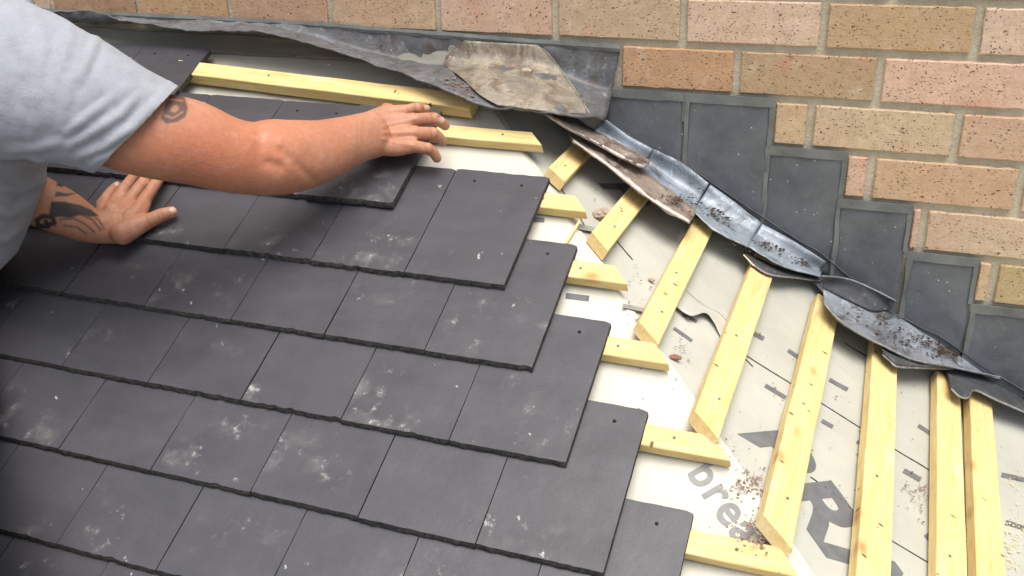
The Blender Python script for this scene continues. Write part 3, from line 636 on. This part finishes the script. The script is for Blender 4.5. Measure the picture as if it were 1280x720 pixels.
# ------------------------------------------------------------ crumbs and litter
def lump(bm, c, r, seed, flat=.6):
    q = bmesh.ops.create_icosphere(bm, subdivisions=1 if r < .006 else 3, radius=1)
    R = Matrix.Rotation(random.uniform(0, 6), 3, 'Z') @ Matrix.Rotation(random.uniform(-.5, .5), 3, 'X'); sx = random.uniform(.8, 1.5)
    for v in q['verts']:
        p = v.co.copy(); k = 1 + .35 * nz(p, 1.6, seed) + .15 * nz(p, 5, seed); v.co = Vector(c) + R @ Vector((p.x * r * sx * k * (1.35 if r < .004 else 1), p.y * r * k, p.z * r * flat * k * (.6 if r < .004 else 1)))
def scatter(name, regions, mt, smin, smax, seed, parent=None, surf=H_):
    random.seed(seed); bm = bmesh.new()
    for (cx, cy, rx, ry, n, h, sf) in regions:
        for _ in range(n):
            x = cx + random.gauss(0, rx); y = cy + random.gauss(0, ry); r = smin + (smax - smin) * random.random() ** 3
            lump(bm, sf(x, y, h + r * .3), r, random.random() * 40)
    o = obj(name, bm, mt, parent); tag(o, kind='stuff'); return o
E_ = scatter
a_ap = lambda x, y, h: on_apron(x, y, .004)
o = E_('brick_crumbs', [(934, 607, 13, 11, 300, .004, H_), (950, 660, 18, 12, 420, .004, H_), (930, 685, 16, 5, 120, .008, M_), (975, 600, 4, 40, 160, .004, H_), (905, 560, 14, 8, 40, .006, H_), (1160, 625, 12, 14, 150, .004, H_), (1150, 600, 14, 6, 30, .006, H_), (1210, 620, 2, 60, 120, .004, H_),
      (812, 400, 14, 18, 90, .006, H_), (850, 440, 10, 16, 40, .006, H_), (745, 230, 16, 20, 24, .006, H_), (1000, 560, 60, 70, 60, .006, H_), (1120, 500, 60, 60, 60, .006, H_), (800, 350, 25, 40, 20, .006, H_), (1240, 600, 60, 60, 20, .006, H_)], CRUMB, .0003, .0019, 3)
tag(o, 'scattered reddish brick and mortar crumbs on the membrane along the hip', 'debris')
o = E_('brick_crumbs', [(575, 106, 16, 3, 60, 0, a_ap), (655, 90, 22, 4, 26, 0, a_ap), (500, 70, 40, 14, 20, 0, a_ap), (720, 120, 8, 10, 18, 0, a_ap), (610, 118, 14, 4, 22, 0, a_ap)], CRUMB, .0005, .0032, 5); tag(o, 'brown crumbs gathered in the fold of the apron sheet', 'debris')
o = E_('leaf_litter', [(910, 268, 16, 5, 260, .040, H_), (980, 308, 24, 6, 420, .040, H_), (850, 250, 14, 7, 160, .050, H_), (1010, 325, 9, 4, 160, .040, H_), (1150, 425, 30, 7, 420, .044, H_), (1190, 440, 16, 5, 260, .044, H_), (1100, 400, 20, 7, 90, .046, H_), (780, 200, 18, 8, 20, .06, H_)], LITTER, .0003, .0026, 6)
tag(o, 'black and rusty leaf litter lying in the folds of the lead', 'debris')
o = E_('sawdust', [(1268, 680, 10, 18, 260, .004, H_), (1270, 600, 12, 12, 40, .004, H_)], SAW, .0004, .0016, 8); tag(o, 'pale sawdust heap on the membrane right of the paired battens', 'sawdust')
def stone(name, c, r, mt, label, seed, sx=1.3, flat=.7):
    bm = bmesh.new(); random.seed(seed); lump(bm, (0, 0, 0), r, seed, flat); o = obj(name, bm, mt); o.location = c; o.scale = (sx, 1, 1)
    for p in o.data.polygons: p.use_smooth = False
    tag(o, label, 'rubble', 'loose lumps of rubble')
stone('mortar_lump', H_(752, 267, .010), .011, STONE, 'pinkish mortar lump on the membrane beside the second upright batten', 2, 1.4, .8)
stone('mortar_lump', on_apron(658, 89, .009), .0075, STONE, 'largest brown mortar lump sitting on the tarnished patch', 4, 1.1, .9)
stone('mortar_lump', on_apron(642, 86, .006), .006, CRUMB, 'rusty crumb just left of the largest lump on the patch', 5, 1.3)
stone('mortar_lump', on_apron(682, 91, .006), .0055, STONE, 'flat brown lump right of the largest lump on the patch', 6, 1.6, .5)
stone('brick_fragment', H_(844, 447, .007), .0055, REDBIT, 'small dark red brick fragment at the end of a mitred short batten', 9, 1.9, .6)
stone('mortar_lump', H_(815, 350, .006), .004, STONE, 'small brown lump in front of the third upright batten', 12, 1.3)
# thin splinter of timber
o = batten('timber_splinter', M_(725, 275, .010), M_(706, 304, .010), None, NM, .004, .002, 0, 0, 0, 'thin yellow timber splinter sloping down from the second short batten', None, 3.); o['category'] = 'splinter'
o = batten('timber_splinter', H_(930, 318, .040), H_(942, 333, .036), None, NH, .003, .002, 0, 0, 0, 'tiny splinter at the head of the fourth upright batten', None, 5.); o['category'] = 'splinter'

# ------------------------------------------------------------ the roofer
def tube(bm, st, seg=28, sub=8):
    """st: list of (centre, r_in_view, r_depth); closed, rounded, elliptical tube"""
    C_ = resample(np.array([[*s[0], s[1], s[2]] for s in st]), max(4, sub * (len(st) - 1)))
    P = C_[:, :3]; r1 = C_[:, 3]; r2 = C_[:, 4]; n = len(P)
    T = np.gradient(P, axis=0); T /= np.linalg.norm(T, axis=1, keepdims=True) + 1e-12
    rings = []; idx = []
    # caps
    ext = [(0, -1), (n - 1, 1)]
    def ring(c, t, a, b):
        v = c - CP; v /= np.linalg.norm(v); s = np.cross(t, v); s /= np.linalg.norm(s) + 1e-9; d = np.cross(s, t); d /= np.linalg.norm(d)
        return [bm.verts.new(c + s * a * math.cos(2 * math.pi * k / seg) + d * b * math.sin(2 * math.pi * k / seg)) for k in range(seg)]
    R = []
    for f in (.999, .95, .8, .55, .28): R.append(ring(P[0] - T[0] * min(r1[0], r2[0]) * f, T[0], r1[0] * math.sqrt(1 - f * f), r2[0] * math.sqrt(1 - f * f)))
    for i in range(n): R.append(ring(P[i], T[i], r1[i], r2[i]))
    for f in (.28, .55, .8, .95, .999): R.append(ring(P[-1] + T[-1] * min(r1[-1], r2[-1]) * f, T[-1], r1[-1] * math.sqrt(1 - f * f), r2[-1] * math.sqrt(1 - f * f)))
    for a, b in zip(R[:-1], R[1:]):
        for k in range(seg): bm.faces.new((a[k], a[(k + 1) % seg], b[(k + 1) % seg], b[k]))
    bm.faces.new(R[0][::-1]); bm.faces.new(R[-1])
def S(x, y, dep, hw, k=.9): return (D_(x, y, dep), hw / F * dep, hw / F * dep * k)
def SM_(x, y, h, hw, k=.9):
    P = M_(x, y, h); dep = (P - CP) @ CZ; return (P, hw / F * dep, hw / F * dep * k)
def remesh(bm, vox, smooth=6, fac=.5):
    bmesh.ops.recalc_face_normals(bm, faces=bm.faces); me = bpy.data.meshes.new('tmp'); bm.to_mesh(me); bm.free(); o = bpy.data.objects.new('tmp', me); COL.objects.link(o)
    r = o.modifiers.new('r', 'REMESH'); r.mode = 'VOXEL'; r.voxel_size = vox; s = o.modifiers.new('s', 'SMOOTH'); s.iterations = smooth; s.factor = fac
    dg = bpy.context.evaluated_depsgraph_get(); m2 = bpy.data.meshes.new_from_object(o.evaluated_get(dg)); bpy.data.objects.remove(o); m2.polygons.foreach_set('use_smooth', [True] * len(m2.polygons)); return m2
def get(me): a = np.empty(len(me.vertices) * 3); me.vertices.foreach_get('co', a); return a.reshape(-1, 3)
def getn(me): a = np.empty(len(me.vertices) * 3); me.vertices.foreach_get('normal', a); return a.reshape(-1, 3)
def proj_all(P): q = P - CP; z = q @ CZ; return 640 + F * (q @ CX) / z, 360 + F * (q @ CY) / z
def setv(me, P): me.vertices.foreach_set('co', P.reshape(-1)); me.update()
def seg_dist(x, y, pts):
    d = np.full(x.shape, 1e9); tt = np.zeros(x.shape); n = len(pts) - 1
    for i in range(n):
        (ax, ay), (bx, by) = pts[i][:2], pts[i + 1][:2]; L = (bx - ax) ** 2 + (by - ay) ** 2 + 1e-9; t = np.clip(((x - ax) * (bx - ax) + (y - ay) * (by - ay)) / L, 0, 1)
        e = np.hypot(x - ax - t * (bx - ax), y - ay - t * (by - ay)); m = e < d; d[m] = e[m]; tt[m] = (i + t[m]) / n
    return d, tt
def sstep(x, a, b): t = np.clip((x - a) / (b - a), 0, 1); return t * t * (3 - 2 * t)

person = empty('person', D_(-260, 560, 1.5), 'roofer in pale blue-grey t-shirt with bare tattooed arms leaning in to place a slate', 'person')
bm = bmesh.new()
# right arm
tube(bm, [S(20, 105, 1.39, 58), S(90, 132, 1.39, 55), S(150, 158, 1.385, 54), S(190, 169, 1.395, 54), S(235, 177, 1.42, 53), S(280, 192, 1.45, 47.5), S(312, 198, 1.475, 45), S(340, 198, 1.49, 46.5), S(368, 195, 1.515, 45), S(400, 189, 1.545, 39), S(430, 179, 1.575, 33), S(452, 172, 1.59, 30, .75), S(470, 167, 1.60, 29, .6)], 40)
tube(bm, [S(318, 180, 1.475, 26), S(345, 176, 1.495, 27), S(380, 172, 1.525, 20)], 24)       # outer forearm muscle
# right hand: palm
kn = [(507, 140), (519, 150), (521, 166), (517, 182)]                # knuckles, index to little
wr = (470, 167)
hk = [.078, .083, .081, .076]
for i, (x, y) in enumerate(kn):
    oy = (i - 1.5) * 13.5
    tube(bm, [SM_(wr[0] - 12, wr[1] + oy * .75, .083, 10), SM_((x + wr[0]) / 2 - 2, (y + wr[1] + oy) / 2, .083, 11.2, .85), SM_(x - 2, y, hk[i], 9.6, .9)], 16)
tube(bm, [SM_(462, 168, .080, 25, .55), SM_(490, 167, .078, 27, .45), SM_(508, 164, .075, 24, .42)], 24)
for pts in ([(505, 140, .077, 8.6), (519, 135.5, .080, 7.2), (527, 135.5, .073, 6.8), (533, 136.5, .062, 5.8)],
            [(520, 150, .081, 8.6), (540, 148.5, .084, 8.0), (549, 151.5, .074, 7.2), (557, 157.5, .057, 6.2)],
            [(521, 167, .080, 8.8), (539, 167, .083, 8.2), (547, 171, .073, 7.6), (553.5, 177.5, .056, 6.4)],
            [(517, 183, .075, 8.2), (532, 185.5, .078, 7.4), (541, 190, .068, 7.0), (546.5, 198.5, .054, 6.0)]):
    tube(bm, [SM_(*p) for p in pts], 18, 6)
    x, y, h, r = pts[1]; tube(bm, [SM_(x - 2, y, h + .001, r * 1.0), SM_(x + 3, y, h + .001, r * 1.04)], 16, 3)
tube(bm, [SM_(466, 150, .070, 13), SM_(480, 141, .062, 9.5), SM_(488, 137, .060, 8), SM_(481, 133.5, .064, 5.2)], 16)       # thumb on the wall side
# left forearm and hand, pressed flat on the slates
hp = .060
tube(bm, [S(-60, 205, 1.60, 36), S(0, 232, 1.60, 35), S(45, 250, 1.605, 32), S(80, 266, 1.615, 29), S(108, 280, 1.625, 23.5), S(128, 285, 1.632, 20, .75), S(145, 284, 1.638, 21, .62)], 32)
wl = (138, 286)
for i, (x, y) in enumerate([(129, 254), (146, 249), (163, 248), (180, 252)]):
    tube(bm, [SM_(132 + i * 6, 292 - i * 4, hp + .012, 11), SM_((x + 135 + i * 9) / 2, (y + 284) / 2, hp + .011, 11.5, .75), SM_(x, y, hp + .006, 9.2, .8)], 16)
tube(bm, [SM_(142, 284, hp + .008, 20, .6), SM_(156, 268, hp + .008, 27, .45), SM_(158, 256, hp + .004, 24, .4)], 24)
for pts in ([(128, 256, hp + .006, 8.0), (136, 243, hp + .005, 6.6), (142, 236, hp, 6.0), (147, 231, hp - .004, 5.2)],
            [(146, 250, hp + .008, 8.4), (157, 234, hp + .008, 7.4), (166, 222, hp + .003, 6.6), (174, 212, hp - .003, 5.8)],
            [(163, 249, hp + .008, 8.6), (177, 231, hp + .009, 7.6), (188, 216, hp + .004, 7.0), (197, 205, hp - .003, 6.0)],
            [(179, 252, hp + .007, 8.4), (190, 236, hp + .008, 7.4), (200, 221, hp + .003, 6.8), (209, 209, hp - .003, 6.0)],
            [(152, 292, hp + .012, 15), (166, 285, hp + .008, 13.5), (184, 277, hp + .004, 10), (203, 268.5, hp + .002, 8.6), (215, 265, hp - .002, 7.4)]):
    tube(bm, [SM_(*p) for p in pts], 18, 6)
# trunk, neck, head and upper left arm (under the shirt and beyond the left edge)
tube(bm, [S(-60, 60, 1.42, 100), S(-110, 160, 1.45, 125), S(-160, 290, 1.5, 125), S(-220, 400, 1.55, 120)], 32)
tube(bm, [S(-60, 60, 1.40, 70), S(-45, -30, 1.43, 50), S(-20, -75, 1.47, 46)], 24)
tube(bm, [S(-10, -100, 1.49, 52), S(0, -135, 1.49, 70), S(-5, -190, 1.48, 64)], 32)  # unseen head, leaned forward to block light from the long batten
tube(bm, [S(58, -105, 1.49, 9), S(72, -125, 1.49, 10), S(62, -145, 1.49, 6)], 12)          # nose
tube(bm, [S(-8, -125, 1.41, 10), S(-9, -148, 1.41, 12)], 12)                              # ear
tube(bm, [S(-60, 40, 1.62, 75), S(-90, 120, 1.68, 52), S(-85, 180, 1.65, 44), S(-60, 205, 1.60, 40)], 28)
body = remesh(bm, .0021, 5, .5)
P = get(body); N = getn(body); X, Y = proj_all(P); D = (P - CP) @ CZ; face = np.einsum('ij,ij->i', N, (CP - P)) > 0
# creases at the knuckles and between fingers, tendons
def band(pts, w): d, t = seg_dist(X, Y, pts); return np.exp(-(d / w) ** 2)
vis = (X > 100) & (X < 240) & (Y > 200) & (Y < 312) | (X > 440)
disp = np.zeros(len(P)); crease = np.zeros(len(P))
for a, b in [((538, 141), (541, 156)), ((537, 160), (539, 174)), ((530, 180), (534, 192)), ((518, 129), (519, 142)), ((549, 146), (546, 158)), ((547, 166), (543, 177)), ((156, 228), (164, 236)), ((174, 228), (184, 238)), ((201, 262), (205, 276)), ((197, 265), (200, 278)), ((182, 270), (188, 284))]:
    k = band([a, b], 1.3) * face * vis; crease = np.maximum(crease, k * .7); disp -= .0006 * k
for a, b in [((480, 158), (519, 149)), ((480, 166), (521, 166)), ((478, 174), (516, 182)), ((150, 275), (146, 250)), ((155, 275), (163, 250)), ((160, 277), (178, 254))]:
    disp += .0010 * band([a, b], 2.2) * face * vis
disp += .0022 * band([(318, 168), (345, 170), (372, 178)], 14) * face - .0030 * band([(336, 204), (350, 208)], 7) * face - .0022 * band([(352, 188), (380, 214), (395, 228)], 6) * face
for a in [(448, 152), (452, 190)]: pass
for q in [(452, 150, 452, 196, 1.4), (446, 152, 446, 200, 1.2)]: crease = np.maximum(crease, .35 * band([(q[0], q[1]), (q[2], q[3])], q[4]) * face)
nzv = np.array([noise.noise(Vector(p) * 45) for p in P[::1]]) if len(P) < 4e5 else np.zeros(len(P))
disp += .0006 * nzv
P = P + N * disp[:, None]; setv(body, P)
tat = np.zeros(len(P))
def inpoly(poly):
    ins = np.zeros(len(X), bool); j = len(poly) - 1
    for i in range(len(poly)):
        xi, yi = poly[i]; xj, yj = poly[j]; c = ((yi > Y) != (yj > Y)) & (X < (xj - xi) * (Y - yi) / (yj - yi + 1e-9) + xi); ins ^= c; j = i
    d = seg_dist(X, Y, list(poly) + [poly[0]])[0] + .9 * np.array([0.]); return np.clip(.5 + np.where(ins, d, -d) / 2.2, 0, 1)
# band of blocks on the right upper arm
t1 = inpoly([(222, 112), (231, 122), (235, 135), (232, 146), (222, 152), (208, 155), (201, 148), (206, 132), (214, 118)])
ln = lambda pts, w: np.clip(.5 + (w - seg_dist(X, Y, pts)[0]) / 1.8, 0, 1)
h1 = np.maximum.reduce([inpoly([(215, 133), (221, 131), (224, 136), (219, 141), (213, 139)]), ln([(206, 144), (216, 148), (228, 140)], 1.1), ln([(212, 124), (228, 126)], 1.1)])
tat = .85 * t1 * (1 - .7 * h1) * face
# curling bands on the left forearm
far = (D > 1.52) & (X < 150)
l1 = inpoly([(64, 252), (80, 252), (100, 256), (114, 262), (124, 270), (114, 271), (98, 269), (88, 273), (78, 271), (60, 272)]); l2 = inpoly([(70, 239), (84, 242), (96, 241), (86, 245), (68, 246)])
l3 = ln([(60, 283), (48, 282), (46, 275), (54, 270), (66, 272), (68, 279), (60, 281), (57, 277)], 3.0)
l4 = np.maximum.reduce([ln([(76, 274), (92, 273), (106, 280), (118, 290)], 1.2), ln([(98, 266), (116, 275), (126, 288)], 1.4), ln([(80, 282), (96, 284), (108, 292)], 1.), ln([(112, 264), (124, 276), (130, 286)], 1.2)])
l5 = inpoly([(72, 226), (80, 232), (78, 234), (70, 232)])
tat = np.maximum(tat, np.maximum.reduce([l1, l2, l3, l5, .75 * l4]) * face * far)
red = np.exp(-(((X - 270) / 110) ** 2 + ((Y - 195) / 45) ** 2)) + .25; red[X > 440] *= .3; red = np.clip(red + .35 * np.exp(-((X - 330) / 30) ** 2 - ((Y - 175) / 22) ** 2), 0, 1); red[(X < 240) & (D > 1.55)] = .15
tipm = np.zeros(len(P))
for q in [(551, 150, 5), (216, 262, 4.2), (146, 230, 3), (534, 134, 4)]: tipm = np.maximum(tipm, .8 * (np.hypot(X - q[0], (Y - q[1]) * 1.4) < q[2]) * face)
for nm, a in (('tattoo', tat), ('red', red), ('crease', crease), ('nail', tipm)):
    at = body.attributes.new(nm, 'FLOAT', 'POINT'); at.data.foreach_set('value', a.astype('f'))
body.name = 'body'; ob = obj('body', body, SKIN, person); ob.location = -person.location

# t-shirt
bm = bmesh.new()
tube(bm, [S(-60, 60, 1.40, 105), S(-20, 90, 1.385, 104), S(40, 108, 1.37, 93), S(95, 126, 1.37, 82), S(140, 146, 1.375, 73), S(180, 163, 1.39, 67), S(225, 180, 1.41, 63)], 48)
tube(bm, [S(-50, 30, 1.45, 95), S(-80, 90, 1.46, 135), S(-108, 160, 1.48, 158), S(-148, 260, 1.52, 160), S(-205, 380, 1.56, 158), S(-245, 470, 1.60, 150)], 48)
tube(bm, [S(-70, 30, 1.5, 100), S(-40, 30, 1.58, 82), S(-60, 60, 1.66, 85), S(-90, 140, 1.70, 72)], 36)       # far shoulder
shirt = remesh(bm, .0034, 8, .6)
P = get(shirt); N = getn(shirt); X, Y = proj_all(P); D = (P - CP) @ CZ; face = sstep(np.einsum('ij,ij->i', N, (CP - P)) / np.linalg.norm(CP - P, axis=1), -.2, .25)
folds = [([(64, 12), (88, 30), (84, 62), (68, 105), (60, 150)], 9, .0045), ([(104, 42), (100, 72), (84, 112), (78, 160)], 8, .0036), ([(122, 44), (112, 72), (100, 100)], 6, .005),
         ([(98, 196), (130, 184), (168, 158), (192, 132)], 5.5, .0055), ([(88, 182), (122, 162), (152, 142), (170, 122)], 5, .0045), ([(84, 166), (112, 144), (140, 122)], 5, .004), ([(112, 203), (150, 188), (176, 166)], 4, .004),
         ([(20, 20), (34, 60), (36, 110), (30, 170)], 11, .003), ([(44, 20), (56, 60), (50, 110), (42, 165), (48, 200)], 8, .0025), ([(-20, 228), (20, 238), (52, 226), (64, 214)], 6, .006), ([(-20, 262), (14, 268), (40, 250)], 6, .005), ([(-20, 296), (4, 300), (24, 286)], 6, .005), ([(0, 205), (40, 206), (62, 200)], 6, .005), ([(10, 190), (45, 185), (75, 178)], 6, .004)]
disp = np.zeros(len(P))
for pts, w, a in folds:
    d, t = seg_dist(X, Y, pts); tp = np.sin(np.pi * np.clip(t * .9 + .05, 0, 1)) ** .5; disp += a * tp * (np.exp(-(d / w) ** 2) - .45 * np.exp(-((d - w * 1.7) / w) ** 2))
near = (D < 1.62)
disp *= face * near * .75
disp += np.array([.0022 * noise.noise(Vector(p) * 26) + .0012 * noise.noise(Vector(p) * 60) for p in P])
P = P + N * disp[:, None]; setv(shirt, P)
# cut the cuff with a plane through the hem and roll a hem band
h0, h1_ = D_(218, 113, 1.36), D_(125, 208, 1.36); tang = h1_ - h0; nv_ = np.cross(tang, ray(170, 160)); nv_ /= np.linalg.norm(nv_)
if nv_ @ (D_(400, 180, 1.5) - h0) < 0: nv_ = -nv_
sd = (P - h0) @ nv_; X, Y = proj_all(P)
bandm = (sd > -.0125) & (sd < .02) & (X > 90); 
P[bandm] += N[bandm] * .0011; setv(shirt, P)
bm = bmesh.new(); bm.from_mesh(shirt); bm.verts.ensure_lookup_table()
bmesh.ops.bisect_plane(bm, geom=bm.verts[:] + bm.edges[:] + bm.faces[:], plane_co=Vector(h0), plane_no=Vector(nv_), clear_outer=True)
hips = Vector(D_(-235, 455, 1.6)); 
bm.to_mesh(shirt); bm.free(); shirt.name = 't_shirt'
os_ = obj('t_shirt', shirt, SHIRT, person); os_.location = -person.location
md = os_.modifiers.new('thick', 'SOLIDIFY'); md.thickness = .002; md.offset = 1
# trousers and boots, posed unseen beyond the left edge to shade the lower-left slates
bm = bmesh.new()
tube(bm, [S(-205, 430, 1.52, 150), S(-190, 520, 1.36, 168), S(-200, 600, 1.30, 160)], 32)
tube(bm, [S(-175, 560, 1.26, 150), S(-140, 640, 1.14, 128), S(-112, 720, 1.10, 100)], 28); tube(bm, [S(-112, 724, 1.10, 98), S(-150, 800, 1.22, 84), S(-200, 860, 1.33, 66), S(-120, 890, 1.36, 50)], 28)
tube(bm, [S(-300, 560, 1.72, 90), S(-215, 590, 1.72, 70), S(-160, 640, 1.70, 56)], 28); tube(bm, [S(-160, 645, 1.72, 54), S(-260, 720, 1.8, 46), S(-370, 780, 1.86, 40)], 28)
me = remesh(bm, .006, 6, .5); o = obj('trousers', me, JEANS, person); o.location = -person.location
bm = bmesh.new(); tube(bm, [S(-15, -172, 1.47, 62), S(-5, -200, 1.47, 62)], 28); tube(bm, [S(-52, -130, 1.48, 28), S(-52, -180, 1.48, 42)], 24)
me = remesh(bm, .004, 3, .5); o = obj('hair', me, HAIR, person); o.location = -person.location
